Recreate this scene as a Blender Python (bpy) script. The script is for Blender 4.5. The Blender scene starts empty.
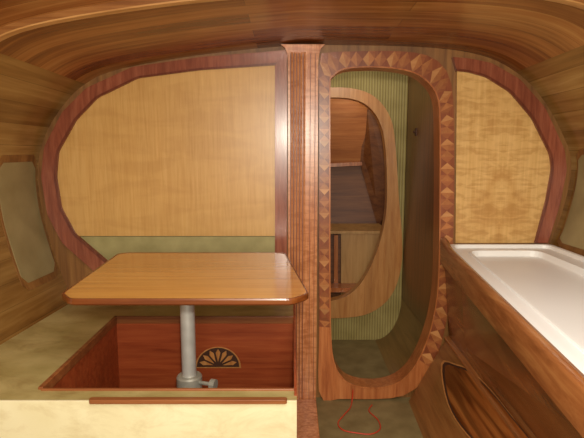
import bpy, bmesh, math, random
from mathutils import Vector
random.seed(4)
S = bpy.context.scene
C = S.collection
try: S.view_settings.view_transform = 'Standard'
except Exception: pass

# ------------------------------------------------------------------ camera
F = 500.0; CZ = 1.04; PIT = math.atan(69/500)
cp, sp = math.cos(PIT), math.sin(PIT)
def ray(px, py):
    u = (px-292)/F; v = (219-py)/F
    return Vector((u, cp+v*sp, -sp+v*cp))
def P(px, py, Y):
    d = ray(px, py); t = Y/d.y
    return Vector((d.x*t, Y, CZ+d.z*t))
def HZ(px, py, z):
    d = ray(px, py); t = (z-CZ)/d.z
    return Vector((d.x*t, d.y*t, z))
def HP(px, py, o, n):
    d = ray(px, py); c = Vector((0, 0, CZ)); t = (o-c).dot(n)/d.dot(n)
    return c+d*t
cam = bpy.data.cameras.new('camera'); co = bpy.data.objects.new('camera', cam); C.objects.link(co)
co.location = (0, 0, CZ); co.rotation_euler = (math.pi/2-PIT, 0, 0)
cam.sensor_width = 36; cam.lens = 36*F/584; cam.clip_start = .02
S.camera = co

# ------------------------------------------------------------------ materials
def lin(c):
    return tuple(((x/255)/12.92 if x/255 <= .04045 else ((x/255+.055)/1.055)**2.4) for x in c)+(1,)
def base(name):
    m = bpy.data.materials.new(name); m.use_nodes = True
    nt = m.node_tree; b = nt.nodes['Principled BSDF']
    return m, nt, b
def ramp(nt, stops):
    r = nt.nodes.new('ShaderNodeValToRGB'); e = r.color_ramp.elements
    while len(e) < len(stops): e.new(.5)
    for i, (p, c) in enumerate(stops): e[i].position = p; e[i].color = lin(c)
    return r
def coords(nt, axis, stretch, rot=(0, 0, 0), book=None):
    tc = nt.nodes.new('ShaderNodeTexCoord'); mp = nt.nodes.new('ShaderNodeMapping')
    s = [1, 1, 1]; s['XYZ'.index(axis)] = stretch
    mp.inputs['Scale'].default_value = s
    src = tc.outputs['Object']
    if rot != (0, 0, 0):
        m0 = nt.nodes.new('ShaderNodeMapping'); m0.inputs['Rotation'].default_value = rot
        nt.links.new(src, m0.inputs['Vector']); src = m0.outputs['Vector']
    if book:
        sx = nt.nodes.new('ShaderNodeSeparateXYZ'); nt.links.new(src, sx.inputs[0])
        ab = nt.nodes.new('ShaderNodeMath'); ab.operation = 'ABSOLUTE'; nt.links.new(sx.outputs[0], ab.inputs[0])
        cb = nt.nodes.new('ShaderNodeCombineXYZ'); nt.links.new(ab.outputs[0], cb.inputs[0]); nt.links.new(sx.outputs[1], cb.inputs[1]); nt.links.new(sx.outputs[2], cb.inputs[2])
        src = cb.outputs[0]
    nt.links.new(src, mp.inputs['Vector'])
    return mp.outputs['Vector']
def mult(nt, a, b, f):
    mx = nt.nodes.new('ShaderNodeMix'); mx.data_type = 'RGBA'; mx.blend_type = 'MULTIPLY'
    mx.inputs['Factor'].default_value = f
    nt.links.new(a, mx.inputs['A']); nt.links.new(b, mx.inputs['B']); return mx.outputs['Result']
def wood(name, dark, mid, light, axis='Z', grain=45, stretch=.05, rough=.4, big=4, bigamt=.45, rot=(0, 0, 0), contour=0, book=None, bump=.05, coat=0, ripple=0, stripe=None, ripamt=.7, stramt=.6):
    m, nt, b = base(name)
    L = nt.links.new
    v = coords(nt, axis, stretch, rot, book)
    n = nt.nodes.new('ShaderNodeTexNoise'); n.inputs['Scale'].default_value = grain; n.inputs['Detail'].default_value = 7
    n.inputs['Roughness'].default_value = .65; n.inputs['Distortion'].default_value = .5
    L(v, n.inputs['Vector'])
    r = ramp(nt, [(.28, dark), (.5, mid), (.72, light)]); L(n.outputs['Fac'], r.inputs['Fac'])
    n2 = nt.nodes.new('ShaderNodeTexNoise'); n2.inputs['Scale'].default_value = big; n2.inputs['Detail'].default_value = 4
    n2.inputs['Distortion'].default_value = .8
    L(v, n2.inputs['Vector'])
    r2 = ramp(nt, [(.3, (150, 140, 130)), (.62, (255, 255, 255))]); L(n2.outputs['Fac'], r2.inputs['Fac'])
    out = mult(nt, r.outputs['Color'], r2.outputs['Color'], bigamt)
    if contour:
        n3 = nt.nodes.new('ShaderNodeTexNoise'); n3.inputs['Scale'].default_value = 4.5; n3.inputs['Detail'].default_value = 1.2; n3.inputs['Distortion'].default_value = .5
        v3 = coords(nt, axis, .42, rot, book); L(v3, n3.inputs['Vector'])
        mu = nt.nodes.new('ShaderNodeMath'); mu.operation = 'MULTIPLY'; mu.inputs[1].default_value = contour
        L(n3.outputs['Fac'], mu.inputs[0])
        si = nt.nodes.new('ShaderNodeMath'); si.operation = 'PINGPONG'; si.inputs[1].default_value = 1; L(mu.outputs[0], si.inputs[0])
        r3 = ramp(nt, [(0, (222, 202, 172)), (.5, (255, 255, 255))]); L(si.outputs[0], r3.inputs['Fac'])
        out = mult(nt, out, r3.outputs['Color'], .5)
    if ripple:
        v4 = coords(nt, 'X', .3, (0, 0, 0), book)
        n4 = nt.nodes.new('ShaderNodeTexNoise'); n4.inputs['Scale'].default_value = ripple; n4.inputs['Detail'].default_value = 3; n4.inputs['Distortion'].default_value = .8
        L(v4, n4.inputs['Vector'])
        r4 = ramp(nt, [(.38, (218, 202, 178)), (.56, (255, 255, 255))]); L(n4.outputs['Fac'], r4.inputs['Fac'])
        out = mult(nt, out, r4.outputs['Color'], ripamt)
    if stripe:
        v5 = coords(nt, axis, .04)
        n5 = nt.nodes.new('ShaderNodeTexNoise'); n5.inputs['Scale'].default_value = stripe; n5.inputs['Detail'].default_value = 1
        L(v5, n5.inputs['Vector'])
        r5 = ramp(nt, [(.42, (96, 62, 44)), (.54, (255, 255, 255))]); L(n5.outputs['Fac'], r5.inputs['Fac'])
        out = mult(nt, out, r5.outputs['Color'], stramt)
    L(out, b.inputs['Base Color'])
    b.inputs['Roughness'].default_value = rough
    if coat: b.inputs['Coat Weight'].default_value = coat; b.inputs['Coat Roughness'].default_value = .1
    if bump:
        bp = nt.nodes.new('ShaderNodeBump'); bp.inputs['Strength'].default_value = bump; bp.inputs['Distance'].default_value = .01
        L(n.outputs['Fac'], bp.inputs['Height']); L(bp.outputs['Normal'], b.inputs['Normal'])
    return m
def planks(name, tones, width, length, rough=.22, amt=.66, grain=60, seam=.3, blotch=.45):
    """strip planking on the UV map: u along the planks, v across, in metres"""
    m, nt, b = base(name); L = nt.links.new
    uv = nt.nodes.new('ShaderNodeUVMap')
    br = nt.nodes.new('ShaderNodeTexBrick'); br.offset = .37
    br.inputs['Scale'].default_value = 1; br.inputs['Brick Width'].default_value = length; br.inputs['Row Height'].default_value = width
    br.inputs['Mortar Size'].default_value = .0012; br.inputs['Mortar Smooth'].default_value = .5
    br.inputs['Color1'].default_value = (0, 0, 0, 1); br.inputs['Color2'].default_value = (1, 1, 1, 1); br.inputs['Mortar'].default_value = (.45, .45, .45, 1)
    L(uv.outputs['UV'], br.inputs['Vector'])
    mp = nt.nodes.new('ShaderNodeMapping'); mp.inputs['Scale'].default_value = (.06, 1, 1); L(uv.outputs['UV'], mp.inputs['Vector'])
    n = nt.nodes.new('ShaderNodeTexNoise'); n.inputs['Scale'].default_value = grain; n.inputs['Detail'].default_value = 7; n.inputs['Roughness'].default_value = .58; n.inputs['Distortion'].default_value = .3
    L(mp.outputs['Vector'], n.inputs['Vector'])
    mx = nt.nodes.new('ShaderNodeMix'); mx.data_type = 'FLOAT'; mx.inputs['Factor'].default_value = amt
    L(br.outputs['Color'], mx.inputs['A']); L(n.outputs['Fac'], mx.inputs['B'])
    r = ramp(nt, [(.22, tones[0]), (.44, tones[1]), (.60, tones[2]), (.82, tones[3])]); L(mx.outputs['Result'], r.inputs['Fac'])
    r2 = ramp(nt, [(0, (255, 255, 255)), (1, (110, 86, 66))]); L(br.outputs['Fac'], r2.inputs['Fac'])
    out = mult(nt, r.outputs['Color'], r2.outputs['Color'], seam)
    mp2 = nt.nodes.new('ShaderNodeMapping'); mp2.inputs['Scale'].default_value = (.2, 1, 1); mp2.inputs['Location'].default_value = (3.1, 1.7, 0); L(uv.outputs['UV'], mp2.inputs['Vector'])
    n2 = nt.nodes.new('ShaderNodeTexNoise'); n2.inputs['Scale'].default_value = 10; n2.inputs['Detail'].default_value = 3; n2.inputs['Distortion'].default_value = .4; L(mp2.outputs['Vector'], n2.inputs['Vector'])
    r3 = ramp(nt, [(.32, (150, 118, 96)), (.52, (255, 255, 255))]); L(n2.outputs['Fac'], r3.inputs['Fac'])
    out = mult(nt, out, r3.outputs['Color'], blotch)
    L(out, b.inputs['Base Color'])
    b.inputs['Roughness'].default_value = rough
    return m
def paint(name, c1, c2, scale=8, rough=.6, metal=0, bump=.05, ribs=None, stain=None, stamt=.5):
    m, nt, b = base(name); L = nt.links.new
    tc = nt.nodes.new('ShaderNodeTexCoord')
    n = nt.nodes.new('ShaderNodeTexNoise'); n.inputs['Scale'].default_value = scale; n.inputs['Detail'].default_value = 6
    L(tc.outputs['Object'], n.inputs['Vector'])
    r = ramp(nt, [(.3, c1), (.7, c2)]); L(n.outputs['Fac'], r.inputs['Fac'])
    out = r.outputs['Color']
    b.inputs['Roughness'].default_value = rough; b.inputs['Metallic'].default_value = metal
    h = n.outputs['Fac']; st = bump
    if ribs:
        w = nt.nodes.new('ShaderNodeTexWave'); w.inputs['Scale'].default_value = ribs; w.bands_direction = 'X'
        L(tc.outputs['Object'], w.inputs['Vector']); h = w.outputs['Fac']; st = .4
        r2 = ramp(nt, [(.1, (205, 198, 182)), (.6, (255, 255, 255))]); L(h, r2.inputs['Fac'])
        out = mult(nt, out, r2.outputs['Color'], .8)
    if stain:
        n2 = nt.nodes.new('ShaderNodeTexNoise'); n2.inputs['Scale'].default_value = 13; n2.inputs['Detail'].default_value = 9; n2.inputs['Roughness'].default_value = .7; n2.inputs['Distortion'].default_value = .6
        mp = nt.nodes.new('ShaderNodeMapping'); mp.inputs['Scale'].default_value = (.5, 1, 1); L(tc.outputs['Object'], mp.inputs['Vector'])
        L(mp.outputs['Vector'], n2.inputs['Vector'])
        r3 = ramp(nt, [(.28, stain), (.52, (255, 255, 255))]); L(n2.outputs['Fac'], r3.inputs['Fac'])
        out = mult(nt, out, r3.outputs['Color'], stamt)
    L(out, b.inputs['Base Color'])
    if st:
        bp = nt.nodes.new('ShaderNodeBump'); bp.inputs['Strength'].default_value = st; bp.inputs['Distance'].default_value = .004
        L(h, bp.inputs['Height']); L(bp.outputs['Normal'], b.inputs['Normal'])
    return m
M = {}
M['veneer'] = wood('golden_veneer', (198, 150, 82), (208, 162, 94), (216, 172, 106), 'Z', 110, .05, .34, 12, .08, bump=.02, ripple=14, ripamt=.25)
M['veneer_fig'] = wood('figured_veneer', (210, 166, 98), (220, 178, 112), (230, 190, 126), 'Z', 80, .05, .32, 6, .08, contour=7, book=True, bump=.02, ripple=44, ripamt=.6)
M['trim'] = wood('mahogany_trim', (116, 56, 38), (144, 78, 54), (166, 100, 72), 'Z', 60, .1, .22, 8, .4, bump=.02)
M['trimbead'] = wood('mahogany_bead', (92, 42, 28), (112, 56, 38), (128, 70, 48), 'Z', 60, .1, .22, 8, .3, bump=.02)
M['hull'] = planks('hull_planking', [(98, 64, 26), (136, 96, 46), (154, 116, 62), (184, 146, 88)], .08, 2.4, amt=.74, grain=40, seam=.5)
M['ceil'] = planks('deckhead_planking', [(94, 46, 18), (138, 82, 36), (160, 104, 52), (190, 138, 78)], .08, 1.3, amt=.68, rough=.24, grain=48, blotch=.5, seam=.5)
M['beam'] = wood('beam_wood', (104, 58, 24), (138, 88, 44), (162, 112, 62), 'X', 60, .04, .32, 6, .4)
M['beamedge'] = wood('beam_edge', (160, 110, 58), (184, 134, 78), (202, 154, 96), 'X', 40, .06, .38, 6, .4)
M['bulk'] = wood('bulkhead_ply', (106, 66, 30), (142, 96, 48), (162, 116, 62), 'Z', 40, .06, .45)
M['post'] = wood('post_wood', (180, 104, 60), (208, 136, 86), (228, 160, 108), 'Z', 70, .08, .26, 8, .25, ripple=60, bump=.02)
M['postdark'] = wood('post_bead', (180, 104, 62), (208, 138, 88), (226, 160, 108), 'Z', 60, .06, .24, 8, .25, ripple=60, bump=.02)
M['groove'] = wood('post_groove', (108, 54, 32), (128, 68, 42), (140, 80, 50), 'Z', 60, .06, .5)
M['inlay_dark'] = wood('inlay_dark', (124, 62, 34), (142, 76, 44), (152, 88, 52), 'Z', 60, .15, .3, bump=0)
M['inlay_mid'] = wood('inlay_mid', (160, 94, 50), (178, 112, 62), (188, 124, 72), 'Y', 60, .15, .3, bump=0)
M['inlay_warm'] = wood('inlay_warm', (142, 76, 42), (158, 92, 52), (170, 104, 60), 'X', 60, .15, .3, bump=0)
M['inlay_light'] = wood('inlay_light', (178, 116, 66), (194, 134, 80), (206, 150, 94), 'X', 60, .15, .3, bump=0)
M['frame'] = wood('frame_wood', (150, 78, 38), (182, 108, 58), (202, 130, 76), 'Z', 70, .06, .28)
M['blond'] = wood('blond_wood', (178, 112, 56), (204, 142, 80), (220, 164, 102), 'Z', 50, .08, .34)
M['table'] = wood('table_veneer', (182, 118, 44), (204, 142, 60), (220, 160, 76), 'X', 50, .05, .13, 6, .25, bump=.006, coat=.8)
M['tedge'] = wood('table_edge', (98, 46, 18), (126, 66, 28), (146, 84, 38), 'X', 50, .05, .24)
M['well'] = wood('red_mahogany', (136, 54, 24), (164, 76, 38), (182, 94, 50), 'X', 50, .06, .4, 6, .35)
M['lip'] = wood('lip_wood', (118, 62, 30), (144, 84, 44), (162, 102, 56), 'X', 50, .06, .4)
M['seat'] = paint('raw_resin_ply', (160, 142, 86), (188, 170, 114), 9, .34, stain=(178, 150, 108), stamt=.6)
M['cream'] = paint('cream_primer', (222, 211, 168), (232, 223, 184), 7, .5, stain=(190, 160, 106), stamt=.4)
M['green'] = paint('grey_green_primer', (142, 132, 82), (166, 154, 102), 14, .6)
M['rib'] = paint('ribbed_olive', (148, 132, 74), (172, 156, 96), 9, .6, ribs=22)
M['olive'] = paint('olive_paint', (140, 116, 64), (162, 138, 80), 8, .5)
M['chine'] = wood('chine_wood', (110, 80, 38), (134, 100, 52), (152, 118, 66), 'Y', 30, .08, .32)
M['floor'] = paint('sole_paint', (112, 94, 56), (140, 122, 80), 12, .6)
M['panelhull'] = paint('grey_panel', (138, 122, 82), (158, 142, 100), 10, .4)
M['white'] = paint('white_plastic', (238, 237, 234), (242, 241, 238), 3, .42, bump=0)
M['cab'] = wood('cabinet_wood', (106, 56, 26), (134, 80, 40), (154, 100, 54), 'Y', 50, .05, .25, 9, .3, coat=.3)
M['cablow'] = wood('cabinet_lower', (122, 76, 38), (144, 96, 50), (160, 112, 62), 'Y', 50, .05, .28, 8, .2, coat=.2)
M['rail'] = wood('rail_wood', (128, 72, 36), (162, 102, 56), (188, 130, 76), 'Y', 40, .06, .24)
M['orange'] = wood('striped_wood', (128, 66, 28), (158, 92, 42), (180, 116, 58), 'Y', 50, .05, .26, 7, .3, stripe=40, stramt=.6, coat=.2)
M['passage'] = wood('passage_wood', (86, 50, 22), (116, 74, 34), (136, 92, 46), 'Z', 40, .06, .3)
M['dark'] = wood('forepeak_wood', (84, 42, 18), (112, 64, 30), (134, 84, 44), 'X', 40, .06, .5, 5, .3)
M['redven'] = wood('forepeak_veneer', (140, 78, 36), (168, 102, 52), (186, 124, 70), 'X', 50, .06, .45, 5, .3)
M['beige'] = wood('beige_ply', (172, 124, 68), (194, 148, 88), (208, 164, 104), 'Z', 40, .08, .45)
M['black'] = paint('dark_gap', (62, 34, 18), (76, 42, 22), 10, .6)
M['metal'] = paint('grey_aluminium', (196, 194, 188), (212, 210, 204), 30, .42, .35)
M['cast'] = paint('cast_metal', (160, 158, 146), (186, 182, 168), 40, .5, .35)
M['red'] = paint('red_cord', (190, 44, 22), (206, 60, 30), 20, .5)

# ------------------------------------------------------------------ helpers
def empty(name, loc, label, cat, group=None):
    o = bpy.data.objects.new(name, None); C.objects.link(o); o.location = loc
    o.empty_display_size = .05; o['label'] = label; o['category'] = cat
    if group: o['group'] = group
    return o
def tag(o, label, cat, group=None):
    o['label'] = label; o['category'] = cat
    if group: o['group'] = group
    return o
def wloc(o):
    v = Vector((0, 0, 0))
    while o: v += o.location; o = o.parent
    return v
def obj(name, bm, mats, parent=None, smooth=False, bevel=0, origin=None):
    bmesh.ops.remove_doubles(bm, verts=bm.verts, dist=1e-5)
    bmesh.ops.recalc_face_normals(bm, faces=bm.faces)
    me = bpy.data.meshes.new(name)
    o = bpy.data.objects.new(name, me); C.objects.link(o)
    pl = wloc(parent) if parent else Vector((0, 0, 0))
    if origin is not None: o.location = Vector(origin)-pl; pl = Vector(origin)
    if parent: o.parent = parent
    bmesh.ops.translate(bm, verts=bm.verts, vec=-pl)
    if smooth:
        for f in bm.faces: f.smooth = True
    bm.to_mesh(me); bm.free()
    if smooth: me.set_sharp_from_angle(angle=math.radians(38))
    for m in (mats if isinstance(mats, (list, tuple)) else [mats]): me.materials.append(M[m])
    if bevel:
        md = o.modifiers.new('bevel', 'BEVEL'); md.width = bevel; md.segments = 2; md.limit_method = 'ANGLE'; md.angle_limit = math.radians(40)
    return o
def struct(name, bm, mats, parent=None, **k):
    o = obj(name, bm, mats, parent, **k)
    if not parent: o['kind'] = 'structure'
    return o
def B(): return bmesh.new()
def prism(bm, pts, d, mi=0):
    d = Vector(d)
    a = [bm.verts.new(p) for p in pts]; b = [bm.verts.new(Vector(p)+d) for p in pts]
    n = len(a); fs = [bm.faces.new(a), bm.faces.new(b[::-1])]
    for i in range(n): fs.append(bm.faces.new((a[i], b[i], b[(i+1) % n], a[(i+1) % n])))
    for f in fs: f.material_index = mi
def box(bm, x0, x1, y0, y1, z0, z1, mi=0):
    prism(bm, [(x0, y0, z0), (x1, y0, z0), (x1, y1, z0), (x0, y1, z0)], (0, 0, z1-z0), mi)
def tube(bm, pts, r, n=10):
    pts = [Vector(p) for p in pts]; rings = []
    t0 = (pts[1]-pts[0]).normalized(); up = t0.orthogonal().normalized()
    for i, p in enumerate(pts):
        t = (pts[min(i+1, len(pts)-1)]-pts[max(i-1, 0)]).normalized()
        up = (up-t*up.dot(t)).normalized(); s = t.cross(up)
        rings.append([bm.verts.new(p+(up*math.cos(2*math.pi*k/n)+s*math.sin(2*math.pi*k/n))*r) for k in range(n)])
    for a, b in zip(rings, rings[1:]):
        for k in range(n): bm.faces.new((a[k], a[(k+1) % n], b[(k+1) % n], b[k]))
    bm.faces.new(rings[0]); bm.faces.new(rings[-1][::-1])
def lathe(bm, cx, cy, prof, n=24):
    rings = []
    for r, z in prof:
        rings.append([bm.verts.new((cx+r*math.cos(2*math.pi*k/n), cy+r*math.sin(2*math.pi*k/n), z)) for k in range(n)])
    for a, b in zip(rings, rings[1:]):
        for k in range(n): bm.faces.new((a[k], a[(k+1) % n], b[(k+1) % n], b[k]))
    bm.faces.new(rings[0]); bm.faces.new(rings[-1])
def catmull(pts, n=6, closed=False):
    out = []; N = len(pts); pts = [Vector(p) for p in pts]
    for i in range(N if closed else N-1):
        g = lambda k: pts[k % N] if closed else pts[max(0, min(N-1, k))]
        a, b, c, d = g(i-1), g(i), g(i+1), g(i+2)
        for k in range(n):
            t = k/n
            out.append(.5*((2*b)+(c-a)*t+(2*a-5*b+4*c-d)*t*t+(3*b-a-3*c+d)*t**3))
    if not closed: out.append(pts[-1])
    return out
def px_smooth(pp, n=4, closed=False):
    return [(v.x, v.y) for v in catmull([(p[0], p[1], 0) for p in pp], n, closed)]
def px_round(pp, r=7, n=4):
    """open polyline with softly rounded corners"""
    out = [tuple(pp[0])]; V2 = [Vector((p[0], p[1])) for p in pp]
    for a, p, b in zip(V2, V2[1:], V2[2:]):
        ra = min(r, (a-p).length*.48); rb = min(r, (b-p).length*.48)
        p0 = p+(a-p).normalized()*ra; p1 = p+(b-p).normalized()*rb
        for k in range(n+1):
            t = k/n; q = p0*(1-t)**2+p*2*t*(1-t)+p1*t*t; out.append((q.x, q.y))
    out.append(tuple(pp[-1])); return out
def mixpx(a, b, t): return [(p[0]*(1-t)+q[0]*t, p[1]*(1-t)+q[1]*t) for p, q in zip(a, b)]
def strip(bm, inner, outer, Y0, Y1, closed=False):
    """band between two paired pixel lists on the plane Y0, thick to Y1"""
    d = Vector((0, Y1-Y0, 0))
    vi = [bm.verts.new(P(x, y, Y0)) for x, y in inner]; vo = [bm.verts.new(P(x, y, Y0)) for x, y in outer]
    wi = [bm.verts.new(v.co+d) for v in vi]; wo = [bm.verts.new(v.co+d) for v in vo]
    n = len(vi); rng = range(n) if closed else range(n-1)
    for i in rng:
        j = (i+1) % n
        for q in ((vi[i], vo[i], vo[j], vi[j]), (wi[i], wo[i], wo[j], wi[j]), (vi[i], vi[j], wi[j], wi[i]), (vo[i], vo[j], wo[j], wo[i])): bm.faces.new(q)
    if not closed:
        for k in (0, n-1): bm.faces.new((vi[k], vo[k], wo[k], wi[k]))
def marquetry(bm, inner, outer, Y0, Y1, plain):
    """closed band inlaid with an orderly row of diamonds between triangles; slots 0 light, 1 dark, 2 mid, 3 warm, 4 plain"""
    d = Vector((0, Y1-Y0, 0)); n = len(inner)
    I = [P(x, y, Y0) for x, y in inner]; O = [P(x, y, Y0) for x, y in outer]
    nv = bm.verts.new
    vi = [nv(p) for p in I]; vo = [nv(p) for p in O]; vm = [nv(p.lerp(q, .5)) for p, q in zip(I, O)]
    wi = [nv(p+d) for p in I]; wo = [nv(p+d) for p in O]
    for i in range(n):
        j = (i+1) % n
        ic = nv(I[i].lerp(I[j], .5)); oc = nv(O[i].lerp(O[j], .5))
        pl = plain(inner[i]); alt = i % 2
        c1, c2 = (0, 2) if alt else (2, 3)
        e1, e2 = (1, 3) if alt else (3, 1)
        for q, mi in (((vm[i], ic, oc), c1), ((ic, vm[j], oc), c2), ((vi[i], ic, vm[i]), e1), ((ic, vi[j], vm[j]), 1), ((vo[i], vm[i], oc), 1), ((oc, vm[j], vo[j]), e2)):
            f = bm.faces.new(q); f.material_index = 4 if pl else mi
        for q in ((wi[i], wo[i], wo[j], wi[j]), (vi[i], ic, vi[j], wi[j], wi[i]), (vo[i], oc, vo[j], wo[j], wo[i])):
            f = bm.faces.new(q); f.material_index = 4
def subdiv_pairs(inner, outer, step):
    """resample a closed pair of outlines so that cells have even length along their middle line"""
    n = len(inner); mid = [((p[0]+q[0])/2, (p[1]+q[1])/2) for p, q in zip(inner, outer)]
    seg = [math.dist(mid[i], mid[(i+1) % n]) for i in range(n)]; tot = sum(seg); k = 2*round(tot/step/2)
    a, b = [], []; i = 0; acc = 0
    for s in range(k):
        t = s*tot/k
        while acc+seg[i] < t: acc += seg[i]; i += 1
        f = (t-acc)/seg[i]; j = (i+1) % n
        for o, l in ((a, inner), (b, outer)): o.append((l[i][0]*(1-f)+l[j][0]*f, l[i][1]*(1-f)+l[j][1]*f))
    return a, b
def round_poly(pts, rad, n=6):
    out = []; N = len(pts)
    for i in range(N):
        p = Vector(pts[i]); a = Vector(pts[i-1]); b = Vector(pts[(i+1) % N])
        r = rad[i] if isinstance(rad, (list, tuple)) else rad
        p0 = p+(a-p).normalized()*r; p1 = p+(b-p).normalized()*r
        for k in range(n+1):
            t = k/n; out.append(p0*(1-t)**2+p*2*t*(1-t)+p1*t*t)
    return out
def holed(bm, outer, inner, d):
    d = Vector(d)
    def loop(ps):
        v = [bm.verts.new(p) for p in ps]
        return v, [bm.edges.new((v[i], v[(i+1) % len(v)])) for i in range(len(v))]
    vo, eo = loop(outer); vi, ei = loop(inner)
    r = bmesh.ops.triangle_fill(bm, use_beauty=True, use_dissolve=False, edges=eo+ei)
    fs = [g for g in r['geom'] if isinstance(g, bmesh.types.BMFace)]
    e = bmesh.ops.extrude_face_region(bm, geom=fs)
    bmesh.ops.translate(bm, verts=[g for g in e['geom'] if isinstance(g, bmesh.types.BMVert)], vec=d)

# ------------------------------------------------------------------ cabin shell
YB = 2.0
LEFT = [(120, 400), (95, 340), (74, 300), (62, 275), (50, 240), (41, 205), (38, 168), (45, 136), (62, 107), (85, 84)]
TOP = [(85, 84), (120, 69), (200, 55), (285, 46), (320, 45), (420, 47), (480, 55), (516, 72)]
RIGHT = [(516, 72), (542, 98), (562, 133), (571, 160), (568, 190), (558, 225), (550, 245), (540, 290), (520, 340), (480, 400)]
full = px_smooth(LEFT[:-1]+TOP[:-1]+RIGHT, 5)
nl = (len(LEFT)-1)*5; nt_ = nl+(len(TOP)-1)*5
base_sec = [P(x, y, YB) for x, y in full]
arcl = [0]
for a_, b_ in zip(base_sec, base_sec[1:]): arcl.append(arcl[-1]+(b_-a_).length)
def sec(p, Y, out=0):
    t = YB-Y
    k = 1+.055*t+.03*t*t
    z = p.z+max(0, (p.z-1.0))*.13*t
    x = p.x*k
    c = Vector((0, .8)); v = Vector((x, z))-c
    v = v*(1+out/max(.2, v.length)); v += c
    return Vector((v.x, Y, v.y))
def shell(i0, i1, ys, along_y, th=.03):
    pts = base_sec[i0:i1+1]
    bm = B(); g = []; uvl = bm.loops.layers.uv.new('UVMap'); info = {}
    for o in (0, th):
        layer = []
        for y in ys:
            row = []
            for k, p in enumerate(pts):
                v = bm.verts.new(sec(p, y, o)); row.append(v)
                info[v] = (y, arcl[i0+k]) if along_y else (arcl[i0+k], y)
            layer.append(row)
        g.append(layer)
    for gg in g:
        for r0, r1 in zip(gg, gg[1:]):
            for i in range(len(pts)-1): bm.faces.new((r0[i], r0[i+1], r1[i+1], r1[i]))
    for k in (0, len(ys)-1):
        for i in range(len(pts)-1): bm.faces.new((g[0][k][i], g[0][k][i+1], g[1][k][i+1], g[1][k][i]))
    for k in (0, len(pts)-1):
        for j in range(len(ys)-1): bm.faces.new((g[0][j][k], g[0][j+1][k], g[1][j+1][k], g[1][j][k]))
    for f in bm.faces:
        for l in f.loops: l[uvl].uv = info[l.vert]
    return bm
ysw = [2.0-.1*i for i in range(23)]
struct('wall_left', shell(0, nl, ysw, True), 'hull', smooth=True)
struct('wall_right', shell(nt_, len(base_sec)-1, ysw, True), 'hull', smooth=True)
struct('ceiling', shell(nl, nt_, [2.0-.1*i for i in range(13)], False), 'ceil', smooth=True)
bm = B(); box(bm, -.95, .95, -.2, 2.69, -.04, 0); struct('floor', bm, 'floor')

# opening of the doorway (pixels on the bulkhead) with its paired outer frame line
D_IN = [(330, 88), (333, 76), (344, 69), (365, 67), (392, 68), (415, 73), (430, 84), (438, 99), (440, 125), (440, 200), (439, 268), (436, 305), (428, 338), (415, 366), (399, 382), (378, 388), (356, 386), (342, 378), (334, 362), (331, 338), (330, 280), (330, 180)]
D_OUT = [(319, 86), (319, 54), (340, 52), (365, 51), (396, 51), (424, 54), (443, 65), (452, 86), (454, 122), (454, 200), (452, 262), (448, 312), (441, 345), (428, 376), (406, 395), (378, 399), (352, 399), (334, 399), (319, 399), (319, 338), (319, 280), (319, 180)]
hole = [P(x, y, YB) for x, y in [(a*.5+c*.5, b*.5+d*.5) for (a, b), (c, d) in zip(D_IN, D_OUT)]]
bm = B(); holed(bm, [sec(p, YB, .012) for p in base_sec], hole, (0, .035, 0)); struct('wall_front', bm, 'bulk')

# ------------------------------------------------------------------ doorway frame with inlay
df = empty('doorway_frame', P(380, 397, 1.98), 'rounded upright doorway frame with parquet triangle and diamond inlay beside the post', 'door frame')
a, b = subdiv_pairs(px_smooth(D_IN, 2, True), px_smooth(D_OUT, 2, True), 12)
def plain(p): return p[1] > 350 or (p[1] > 330 and p[0] < 400)
bm = B(); marquetry(bm, a, b, 1.972, 1.999, plain); obj('inlaid_surround', bm, ['inlay_light', 'inlay_dark', 'inlay_mid', 'inlay_warm', 'frame'], df)
def inset(pts, k):
    cx, cy = 385, 228
    return [(cx+(x-cx)*(1+k/55), cy+(y-cy)*(1+k/160)) for x, y in pts]
sm = px_smooth(D_IN, 4, True)
bm = B(); strip(bm, inset(sm, -.5), inset(sm, .8), 1.967, 2.05, True); o = obj('jamb_lining', bm, 'frame', df, smooth=True)

# ------------------------------------------------------------------ panels and trims on the bulkhead
L_OUT = [(287, 50), (200, 57), (132, 67), (86, 88), (62, 112), (44, 147), (41, 176), (47, 214), (62, 243), (100, 277), (122, 300)]
L_IN = [(275, 65), (200, 70), (138, 78), (97, 98), (76, 120), (58, 152), (56, 177), (61, 208), (75, 234), (110, 264), (138, 296)]
lp = empty('bulkhead_panel', P(180, 236, 1.99), 'wide golden veneer bulkhead panel behind the table, rounded at its left end', 'panel')
ls_in = px_round(L_IN, 3, 3); ls_out = px_round(L_OUT, 3, 3)
bm = B(); prism(bm, [P(x, y, 1.988) for x, y in [p for p in ls_in if p[1] < 232]+[(76, 236), (277, 236), (277, 64)]], (0, .01, 0)); obj('veneer_sheet', bm, 'veneer', lp)
bm = B(); prism(bm, [P(x, y, 1.991) for x, y in [(76, 236.5), (277, 236.5), (277, 302), (140, 302), (108, 265)]], (0, .007, 0)); o = obj('primed_strip', bm, 'green', lp); o['label'] = 'bare grey-green strip under the veneer'
bm = B(); strip(bm, ls_in, ls_out, 1.976, 1.998); obj('curved_trim', bm, 'trim', lp)
bm = B(); strip(bm, mixpx(ls_in, ls_out, .0), mixpx(ls_in, ls_out, .16), 1.972, 1.977); obj('inner_bead', bm, 'trimbead', lp)
bm = B(); prism(bm, [P(x, y, 1.976) for x, y in [(275, 65), (287, 50), (287, 300), (275, 300)]], (0, .022, 0)); obj('upright_trim', bm, 'trim', lp)
R_OUT = [(453, 57), (468, 58), (492, 63), (520, 79), (545, 107), (565, 150), (567, 170), (560, 205), (548, 243)]
R_IN = [(457, 71), (468, 72), (486, 77), (510, 92), (532, 118), (550, 154), (552, 169), (546, 202), (535, 243)]
rc = P(503, 160, 1.988)
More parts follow.
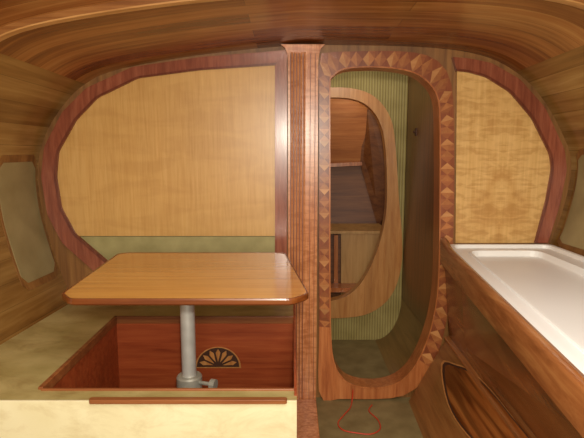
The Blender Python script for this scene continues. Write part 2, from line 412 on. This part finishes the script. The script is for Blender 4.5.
rp = empty('bulkhead_panel', rc, 'smaller pale figured veneer bulkhead panel between doorway and white counter tray', 'panel')
rs_in = px_round(R_IN, 4); rs_out = px_round(R_OUT, 4)
bm = B(); prism(bm, [P(x, y, 1.988) for x, y in rs_in+[(455.5, 243)]], (0, .01, 0)); obj('veneer_sheet', bm, 'veneer_fig', rp)
bm = B(); strip(bm, rs_in, rs_out, 1.977, 1.998); obj('curved_trim', bm, 'trim', rp)
bm = B(); strip(bm, rs_in, mixpx(rs_in, rs_out, .16), 1.974, 1.978); obj('inner_bead', bm, 'trimbead', rp)

# ------------------------------------------------------------------ post
pt = empty('support_post', P(302, 399, 1.95), 'upright reddish wooden post with fine grooves between left panel and doorway', 'post')
x0, x1 = P(288, 200, 1.95).x, P(317.5, 200, 1.95).x
W = x1-x0
bm = B(); z1 = 1.434
prism(bm, [(x0, 1.952, 0), (x1, 1.952, 0), (x1, 1.952, 1.37), (x1+.003, 1.952, 1.40), (x1+.010, 1.952, 1.42), (x1+.024, 1.952, z1), (x0-.026, 1.952, z1), (x0-.010, 1.952, 1.42), (x0-.003, 1.952, 1.40), (x0, 1.952, 1.37)], (0, .018, 0)); obj('shaft', bm, 'post', pt)
for k, fr in enumerate((.09, .19, .29, .39, .50, .74, .90)):
    bm = B(); xx = x0+W*fr; gw = .0018 if k < 5 else .0010
    box(bm, xx-gw, xx+gw, 1.9508, 1.953, .0, 1.40); obj('groove', bm, 'groove', pt)
    if k < 5:
        xx += W*.05; bm = B()
        pr = [(xx+.0034*math.cos(t), 1.952-.0030*math.sin(t)) for t in [math.pi*q/6 for q in range(7)]]
        prism(bm, [(x, y, .43) for x, y in pr], (0, 0, .975)); obj('bead', bm, 'postdark', pt)
bm = B(); box(bm, .015, x1, 1.62, 1.951, 0, .018); obj('foot_board', bm, 'post', pt, bevel=.003)

# ------------------------------------------------------------------ deck beam
def beam(name, Y, w, drop, label):
    r = empty(name, (0, Y, sec(base_sec[(nl+nt_)//2], Y).z-drop), label, 'beam')
    pts = base_sec[nl-6:nt_+8]
    for nm, o0, o1, yy0, yy1, mt in (('laminate', .004, -drop, Y, Y+w, 'beam'), ('edge_strip', -drop+.001, -drop-.004, Y-.002, Y+w+.002, 'beamedge')):
        bm = B(); g = []
        for p in pts:
            g.append([bm.verts.new(sec(p, y, o)) for y, o in ((yy0, o0), (yy1, o0), (yy1, o1), (yy0, o1))])
        for a_, b_ in zip(g, g[1:]):
            for k in range(4): bm.faces.new((a_[k], a_[(k+1) % 4], b_[(k+1) % 4], b_[k]))
        bm.faces.new(g[0]); bm.faces.new(g[-1])
        obj(nm, bm, mt, r)
beam('deck_beam', 1.37, .018, .022, 'curved laminated deck beam arching across the wooden ceiling')

# ------------------------------------------------------------------ hull side panels
def hull_panel(i0, i1, ya, yb, slant, label):
    r = empty('lining_panel', sec(base_sec[(i0+i1)//2], (ya+yb)/2), label, 'panel')
    for nm, o0, gi, gy, mt in (('border', -.002, 1, .010, 'bulk'), ('ply_sheet', -.004, 0, 0, 'panelhull')):
        bm = B(); nY = 8; idx = list(range(i0-gi, i1+gi+1)); g = []; y0, y1 = ya-gy, yb+gy
        for off in (o0, .0):
            rows = []
            for a_ in range(len(idx)):
                t = a_/(len(idx)-1)
                e = max(0, abs(t-.5)*2-.84)/.16; sh = .12*(1-math.sqrt(max(0, 1-e*e)))
                rows.append([bm.verts.new(sec(base_sec[idx[a_]], min(1.996, y0+slant*(.5-t)+(y1-y0)*(sh+(1-2*sh)*k/nY)), off)) for k in range(nY+1)])
            g.append(rows)
            for r0, r1 in zip(rows, rows[1:]):
                for k in range(nY): bm.faces.new((r0[k], r0[k+1], r1[k+1], r1[k]))
        n = len(idx)-1
        for j in range(n):
            for k in (0, nY): bm.faces.new((g[0][j][k], g[0][j+1][k], g[1][j+1][k], g[1][j][k]))
        for k in range(nY):
            for j in (0, n): bm.faces.new((g[0][j][k], g[0][j][k+1], g[1][j][k+1], g[1][j][k]))
        obj(nm, bm, mt, r, smooth=True)
hull_panel(16, 31, 1.75, 1.975, .0, 'grey-brown rounded lining panel on the left hull side beside the veneer panel')
hull_panel(nt_+14, nt_+29, 1.70, 1.95, 0, 'grey-brown rounded lining panel on the right hull side above the white tray')

# ------------------------------------------------------------------ settee with foot well
SZ = .425
st = empty('settee_base', (-.35, 1.6, 0), 'unfinished U-shaped settee base with red mahogany foot well under the table', 'settee')
WX0, WX1, WY0, WY1 = -.648, .006, 1.222, 1.777
def hullx(z, Y):
    best = min(base_sec[:nl], key=lambda p: abs(sec(p, Y).z-z)); return sec(best, Y).x
bm = B()
out = [(hullx(SZ, 1.165)+.004, 1.165, SZ), (.012, 1.165, SZ), (.012, 1.945, SZ), (x0-.003, 1.945, SZ), (x0-.003, 1.968, SZ), (hullx(SZ, 1.968)+.004, 1.968, SZ)]
inn = [(WX0, WY0, SZ), (WX1, WY0, SZ), (WX1, WY1, SZ), (WX0, WY1, SZ)]
holed(bm, out, inn, (0, 0, -.02)); obj('seat_top', bm, 'seat', st)
bm = B(); box(bm, WX0, WX1, WY1, WY1+.015, 0, SZ-.02); obj('well_back', bm, 'well', st)
bm = B(); box(bm, WX0-.015, WX0, WY0, WY1+.015, 0, SZ-.02); obj('well_side', bm, 'well', st)
bm = B(); box(bm, .0055, .0125, 1.19, 1.945, 0, SZ+.003); obj('end_panel', bm, 'well', st)
bm = B(); box(bm, hullx(SZ, 1.165)+.09, .012, 1.165, 1.18, 0, SZ-.02); o = obj('front_board', bm, 'cream', st); o['label'] = 'cream front board'
bm = B(); box(bm, hullx(SZ, 1.165)+.006, .012, 1.160, 1.166, SZ-.10, SZ+.002); obj('cream_facing', bm, 'cream', st, bevel=.001)
for nm, bx_ in (('well_lip', (WX0-.010, WX1, WY1-.002, WY1+.010, SZ-.02, SZ+.007)), ('well_lip', (WX0-.010, WX0+.003, WY0, WY1+.010, SZ-.02, SZ+.007)), ('well_lip', (WX0, WX1, WY0-.006, WY0+.002, SZ-.02, SZ+.005))):
    bm = B(); box(bm, *bx_); obj(nm, bm, 'lip', st, bevel=.002)
bm = B(); prism(bm, round_poly([(-.50, 1.153, SZ-.003), (-.012, 1.153, SZ-.003), (-.012, 1.169, SZ-.003), (-.50, 1.169, SZ-.003)], .0075, 5), (0, 0, .011)); obj('front_lip', bm, 'lip', st, bevel=.001)
fy = WY1
bm = B(); cx, cy = 218, 367
def halfdisc(rx, ry): return [(cx+rx*math.cos(t), cy-ry*math.sin(t)) for t in [math.pi*k/20 for k in range(21)]]
prism(bm, [P(x, y+1, fy-.003) for x, y in halfdisc(23, 21)], (0, .004, 0), 1)
prism(bm, [P(x, y, fy-.005) for x, y in halfdisc(21.2, 19)], (0, .004, 0), 0)
for k in range(7):
    t0 = math.pi*(k+.15)/7; t1 = math.pi*(k+.85)/7; tm = (t0+t1)/2
    w = [(cx+5*math.cos(tm), cy-1-4*math.sin(tm)), (cx+15*math.cos(t0), cy-1-13.2*math.sin(t0)), (cx+19*math.cos(tm), cy-1-16.8*math.sin(tm)), (cx+15*math.cos(t1), cy-1-13.2*math.sin(t1))]
    prism(bm, [P(x, y, fy-.007) for x, y in w], (0, .003, 0), 1)
o = obj('fan_inlay', bm, ['black', 'blond'], st); o['label'] = 'half-round dark fan inlay with tan petals'

# ------------------------------------------------------------------ table
TZ = .667
tb = empty('dining_table', (-.325, 1.52, 0), 'golden varnished wooden table on a single grey metal pedestal', 'table')
poly = round_poly([(-.606, 1.272, 0), (-.566, 1.222, 0), (.004, 1.222, 0), (.046, 1.270, 0), (.0, 1.62, 0), (-.024, 1.80, 0), (-.61, 1.80, 0), (-.634, 1.775, 0)], [.014, .016, .018, .02, .05, .03, .01, .01], 5)
cen = Vector((-.30, 1.515, 0))
inner = [cen+(p-cen)*.982 for p in poly]
bm = B(); prism(bm, [(p.x, p.y, TZ-.014) for p in inner], (0, 0, .014)); obj('tabletop', bm, 'table', tb)
bm = B(); n = len(poly); lv = []
for q, z in ((inner, TZ-.014), (inner, TZ+.001), ([cen+(p-cen)*.995 for p in poly], TZ+.001), (poly, TZ-.003), (poly, TZ-.013), ([cen+(p-cen)*.990 for p in poly], TZ-.017)):
    lv.append([bm.verts.new((p.x, p.y, z)) for p in q])
for k in range(6):
    a_, b_ = lv[k], lv[(k+1) % 6]
    for i in range(n): bm.faces.new((a_[i], a_[(i+1) % n], b_[(i+1) % n], b_[i]))
obj('edge_band', bm, 'tedge', tb)
px_, py_ = -.325, 1.50
bm = B(); box(bm, px_-.12, px_+.12, py_-.12, py_+.12, TZ-.028, TZ-.014); obj('mounting_plate', bm, 'tedge', tb, bevel=.004)
bm = B(); lathe(bm, px_, py_, [(.0225, .05), (.0225, TZ-.028)]); obj('pedestal_tube', bm, 'metal', tb, smooth=True)
bm = B(); lathe(bm, px_, py_, [(.09, 0), (.09, .012), (.045, .03), (.036, .06), (.036, .29), (.040, .293), (.040, .330), (.036, .335), (.024, .335)])
sk = obj('base_socket', bm, 'cast', tb, smooth=True)
bm = B(); tube(bm, [(px_+.03, py_-.015, .318), (px_+.075, py_-.03, .318)], .006)
tube(bm, [(px_+.072, py_-.029, .318), (px_+.088, py_-.034, .318)], .017, 12); obj('clamp_knob', bm, 'cast', sk)

# ------------------------------------------------------------------ galley cabinet on the right
GZ = .655
def TX(Y): return .612+.113*(Y-2)
gal = empty('galley_cabinet', (.62, 1.4, 0), 'dark wooden galley cabinet with sloping lower face right of the doorway', 'cabinet')
YA, YE = .45, 1.965
def face(q, n, th, mt, nm, **k):
    bm = B(); prism(bm, q, Vector(n).normalized()*th); return obj(nm, bm, mt, gal, **k)
def LX(Y): return .645+.03*(Y-2)
def BX(Y): return .488+.03*(Y-2)
LZ = .27
face([(TX(YE), YE, GZ-.012), (TX(YA), YA, GZ-.012), (LX(YA), YA, LZ), (LX(YE), YE, LZ)], (1, 0, 0), .018, 'cab', 'upper_face')
fo = Vector((LX(2)-.012, 2, LZ)); fn = (Vector((BX(2), 2, 0))-fo).cross(Vector((.03, 1, 0))).normalized()
if fn.x > 0: fn = -fn
face([(LX(YE)-.012, YE, LZ), (LX(YA)-.012, YA, LZ), (BX(YA), YA, 0), (BX(YE), YE, 0)], -fn, .018, 'cablow', 'lower_face')
bm = B(); prism(bm, [(LX(YE)-.020, YE, LZ), (LX(YA)-.020, YA, LZ), (LX(YA)+.012, YA, LZ), (LX(YE)+.012, YE, LZ)], (0, 0, .014)); obj('ledge', bm, 'rail', gal, bevel=.003)
def railsec(Y):
    up = .020*math.exp(-((Y-1.95)/.07)**2)
    return [Vector((TX(Y)+dx, Y, GZ+dz+(up if dz > 0 else 0))) for dx, dz in ((-.014, -.06), (-.018, .010), (-.014, .018), (-.004, .023), (.006, .019), (.010, .012), (.010, -.06))]
bm = B(); g = [[bm.verts.new(p) for p in railsec(YA+(YE-YA)*k/30)] for k in range(31)]
for a_, b_ in zip(g, g[1:]):
    for k in range(7): bm.faces.new((a_[k], a_[(k+1) % 7], b_[(k+1) % 7], b_[k]))
bm.faces.new(g[0]); bm.faces.new(g[-1]); obj('fiddle_rail', bm, 'rail', gal, smooth=True)
bm = B(); prism(bm, [(.66, YE, .02), (.66, YE, GZ-.06), (1.0, YE, GZ-.06), (.84, YE, .02)], (0, -.02, 0)); obj('end_board', bm, 'cab', gal)
leaf = [(441, 363), (456, 364), (470, 370), (490, 389), (512, 416), (540, 456), (496, 458), (466, 434), (447, 403)]
ls = px_smooth(leaf, 4, True)
cxl, cyl = sum(p[0] for p in leaf)/9, sum(p[1] for p in leaf)/9
def lscale(k): return [(cxl+(x-cxl)*k, cyl+(y-cyl)*k) for x, y in ls]
bm = B(); prism(bm, [HP(x, y, fo+fn*.003, fn) for x, y in ls], -fn*.004); obj('locker_surround', bm, 'blond', gal)
bm = B(); prism(bm, [HP(x, y, fo+fn*.005, fn) for x, y in lscale(.96)], -fn*.004); rim = obj('locker_rebate', bm, 'black', gal)
bm = B(); prism(bm, [HP(x, y, fo+fn*.007, fn) for x, y in lscale(.90)], -fn*.004); obj('locker_door', bm, 'orange', gal)

# white tray counter
tr = empty('counter_tray', (.8, 1.4, GZ), 'white moulded plastic counter tray with raised rim on the galley cabinet', 'counter')
def tpoly(m, mr, mf, z):
    ya, yb = YA+.02+m, 1.962-mf
    p = [(TX(ya)+.014+m, ya), (1.03-mr, ya), (1.03-mr, yb), (TX(yb)+.014+m, yb)]
    return [Vector((q.x, q.y, z)) for q in round_poly([(x, y, 0) for x, y in p], .03+m*.3, 5)]
levels = [tpoly(0, 0, 0, GZ-.03), tpoly(0, 0, 0, GZ+.012), tpoly(.002, .002, .002, GZ+.014), tpoly(.014, .014, .014, GZ+.014), tpoly(.016, .016, .016, GZ+.012), tpoly(.018, .018, .018, GZ+.000), tpoly(.055, .08, .08, GZ+.000), tpoly(.057, .082, .082, GZ+.005), tpoly(.063, .088, .088, GZ+.005), tpoly(.068, .094, .094, GZ-.016), tpoly(.072, .098, .098, GZ-.018)]
bm = B(); lv = [[bm.verts.new(p) for p in l] for l in levels]
for a_, b_ in zip(lv, lv[1:]):
    for i in range(len(a_)): bm.faces.new((a_[i], a_[(i+1) % len(a_)], b_[(i+1) % len(a_)], b_[i]))
bm.faces.new(lv[0]); bm.faces.new(lv[-1]); obj('moulded_top', bm, 'white', tr)

# ------------------------------------------------------------------ cord
cd = [HZ(x, y, .004) for x, y in [(352, 401), (350, 408), (344, 415), (338, 423), (343, 430), (357, 433), (371, 434), (380, 429), (378, 420), (369, 411), (372, 405)]]
cd = [P(353, 390, 1.955)]+cd
bm = B(); tube(bm, catmull(cd, 6), .0022, 8); tag(obj('power_cord', bm, 'red', smooth=True), 'thin red cord looped on the floor below the doorway', 'cord')

# ------------------------------------------------------------------ compartment beyond the doorway
YF = 2.65
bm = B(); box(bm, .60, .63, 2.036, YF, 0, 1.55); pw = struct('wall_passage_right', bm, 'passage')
bm = B(); box(bm, .0, .03, 2.036, YF, 0, 1.55); struct('wall_passage_left', bm, 'olive')
bm = B(); box(bm, 0, .63, 2.036, YF+.04, 1.55, 1.58); struct('ceiling_forward', bm, 'olive')
prof = [(.599, 2.04, .24)]+[(.599-.14*(1-math.cos(t)), 2.04, .24*(1-math.sin(t))) for t in [math.pi/2*k/8 for k in range(1, 9)]]+[(.599, 2.04, 0)]
bm = B(); prism(bm, prof, (0, YF-2.041, 0)); struct('wall_chine', bm, 'chine', smooth=True)
A_OUT = [(312, 88), (350, 88), (375, 97), (391, 119), (396, 152), (399, 200), (402, 236), (401, 268), (391, 296), (370, 313), (342, 318), (312, 318)]
A_IN = [(312, 98), (347, 98), (368, 106), (381, 125), (386, 154), (387, 200), (384, 226), (378, 248), (369, 270), (357, 288), (340, 299), (312, 303)]
ao, ai = px_smooth(A_OUT, 4), px_smooth(A_IN, 4)
bm = B()
holed(bm, [Vector((.031, YF, 0)), Vector((.599, YF, 0)), Vector((.599, YF, 1.549)), Vector((.031, YF, 1.549))], [P(x*.3+a_*.7, y*.3+b_*.7, YF) for (x, y), (a_, b_) in zip(ao, ai)], (0, .03, 0)); struct('wall_forward', bm, 'rib')
aw = empty('archway', P(350, 316, YF), 'blond wooden archway around the forepeak opening, seen through the doorway', 'archway')
bm = B(); strip(bm, ai, ao, YF-.018, YF+.045, False); obj('curved_frame', bm, 'blond', aw, smooth=True)
bm = B(); strip(bm, [(314, 98), (314, 304)], [(309, 90), (309, 318)], YF-.016, YF+.04); obj('upright', bm, 'blond', aw)
bm = B(); rings = []
for y, k in ((2.70, 1), (3.0, .96), (3.3, .86), (3.6, .6), (3.9, .3)):
    ring = []
    for i in range(28):
        t = 2*math.pi*i/28
        ring.append(bm.verts.new((.3+.50*k*math.cos(t)*(1 if math.cos(t) > 0 else 1.2), y, .82+(.82 if math.sin(t) > 0 else .82)*(.5+.5*k)*math.sin(t))))
    rings.append(ring)
for a_, b_ in zip(rings, rings[1:]):
    for i in range(28): bm.faces.new((a_[i], a_[(i+1) % 28], b_[(i+1) % 28], b_[i]))
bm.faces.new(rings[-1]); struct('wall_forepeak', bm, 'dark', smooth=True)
bk = empty('forepeak_lining', P(346, 165, 3.05), 'brown plywood lining high in the forepeak with dark veneer panel below', 'lining')
def px3(l): return [P(x, y, Y) for x, y, Y in l]
bm = B(); prism(bm, px3([(300, 96, 3.02), (368, 96, 3.02), (366, 130, 3.07), (360, 163, 3.12), (300, 166, 3.12)]), (0, .012, 0)); obj('upper_face', bm, 'redven', bk)
bm = B(); prism(bm, px3([(300, 165, 3.10), (362, 162, 3.10), (362, 165.5, 3.10), (300, 168.5, 3.10)]), (0, .05, 0)); obj('ledge', bm, 'frame', bk)
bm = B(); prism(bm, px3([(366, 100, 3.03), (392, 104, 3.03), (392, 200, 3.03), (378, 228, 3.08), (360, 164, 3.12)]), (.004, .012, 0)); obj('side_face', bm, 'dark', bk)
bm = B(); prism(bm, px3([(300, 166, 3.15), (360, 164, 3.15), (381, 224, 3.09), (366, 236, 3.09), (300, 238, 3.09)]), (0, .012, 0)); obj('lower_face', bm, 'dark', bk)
bt = empty('forepeak_berth', P(350, 300, 2.8), 'low pale plywood berth box with tan shelf inside the forepeak opening', 'berth')
bm = B(); prism(bm, px3([(341, 233, 2.80), (388, 230, 2.80), (388, 304, 2.80), (341, 304, 2.80)]), (0, .014, 0)); obj('front_board', bm, 'beige', bt)
q = P(300, 231, 2.77); w = P(388, 231, 2.77)
bm = B(); box(bm, q.x, w.x, 2.77, 3.06, q.z-.016, q.z); obj('shelf', bm, 'beige', bt)
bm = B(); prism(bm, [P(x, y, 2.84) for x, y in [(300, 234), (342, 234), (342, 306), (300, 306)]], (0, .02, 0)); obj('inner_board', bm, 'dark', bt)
for xx in (326, 334):
    bm = B(); prism(bm, [P(x, y, 2.80) for x, y in [(xx, 235), (xx+4, 235), (xx+4, 290), (xx, 290)]], (0, .02, 0)); obj('upright_batten', bm, 'frame', bt)
bm = B(); q = P(300, 288, 2.70); w = P(358, 288, 2.70); box(bm, q.x, w.x, 2.70, 2.8, q.z-.025, q.z); obj('lower_shelf', bm, 'frame', bt)
hp = HP(416, 132, Vector((.598, 0, 0)), Vector((1, 0, 0)))
bm = B(); box(bm, .594, .5999, hp.y-.012, hp.y+.012, hp.z-.018, hp.z+.018); tube(bm, [(.596, hp.y, hp.z), (.584, hp.y, hp.z)], .006)
o = obj('latch', bm, 'black', pw); o['label'] = 'small dark latch'

# ------------------------------------------------------------------ light
def area(name, loc, tgt, size, e, col):
    l = bpy.data.lights.new(name, 'AREA'); l.energy = e; l.size = size; l.color = col
    o = bpy.data.objects.new(name, l); C.objects.link(o); o.location = loc
    o.rotation_euler = (Vector(tgt)-Vector(loc)).to_track_quat('-Z', 'Y').to_euler()
def point(name, loc, r, e, col):
    l = bpy.data.lights.new(name, 'POINT'); l.energy = e; l.shadow_soft_size = r; l.color = col
    o = bpy.data.objects.new(name, l); C.objects.link(o); o.location = loc
area('hatch_light', (.2, .2, 1.95), (.2, 1.5, .6), .7, 17, (1, .95, .88))
area('companionway_light', (0, -.5, 1.15), (0, 2, .95), .9, 16, (1, .91, .75))
point('flash', (.03, -.02, 1.16), .03, 48, (1, .91, .76))
point('forward_fill', (.25, 2.3, 1.45), .08, 1.6, (1, .91, .70))  # weak fill added to brighten the passage; there is no hatch above it
point('forepeak_fill', (.36, 2.76, 1.36), .05, 2.2, (1, .88, .66))  # unseen fill lamp, added so the forepeak woodwork does not go black
w = bpy.data.worlds.new('world'); S.world = w; w.use_nodes = True
w.node_tree.nodes['Background'].inputs[0].default_value = (1, .89, .72, 1); w.node_tree.nodes['Background'].inputs[1].default_value = .42
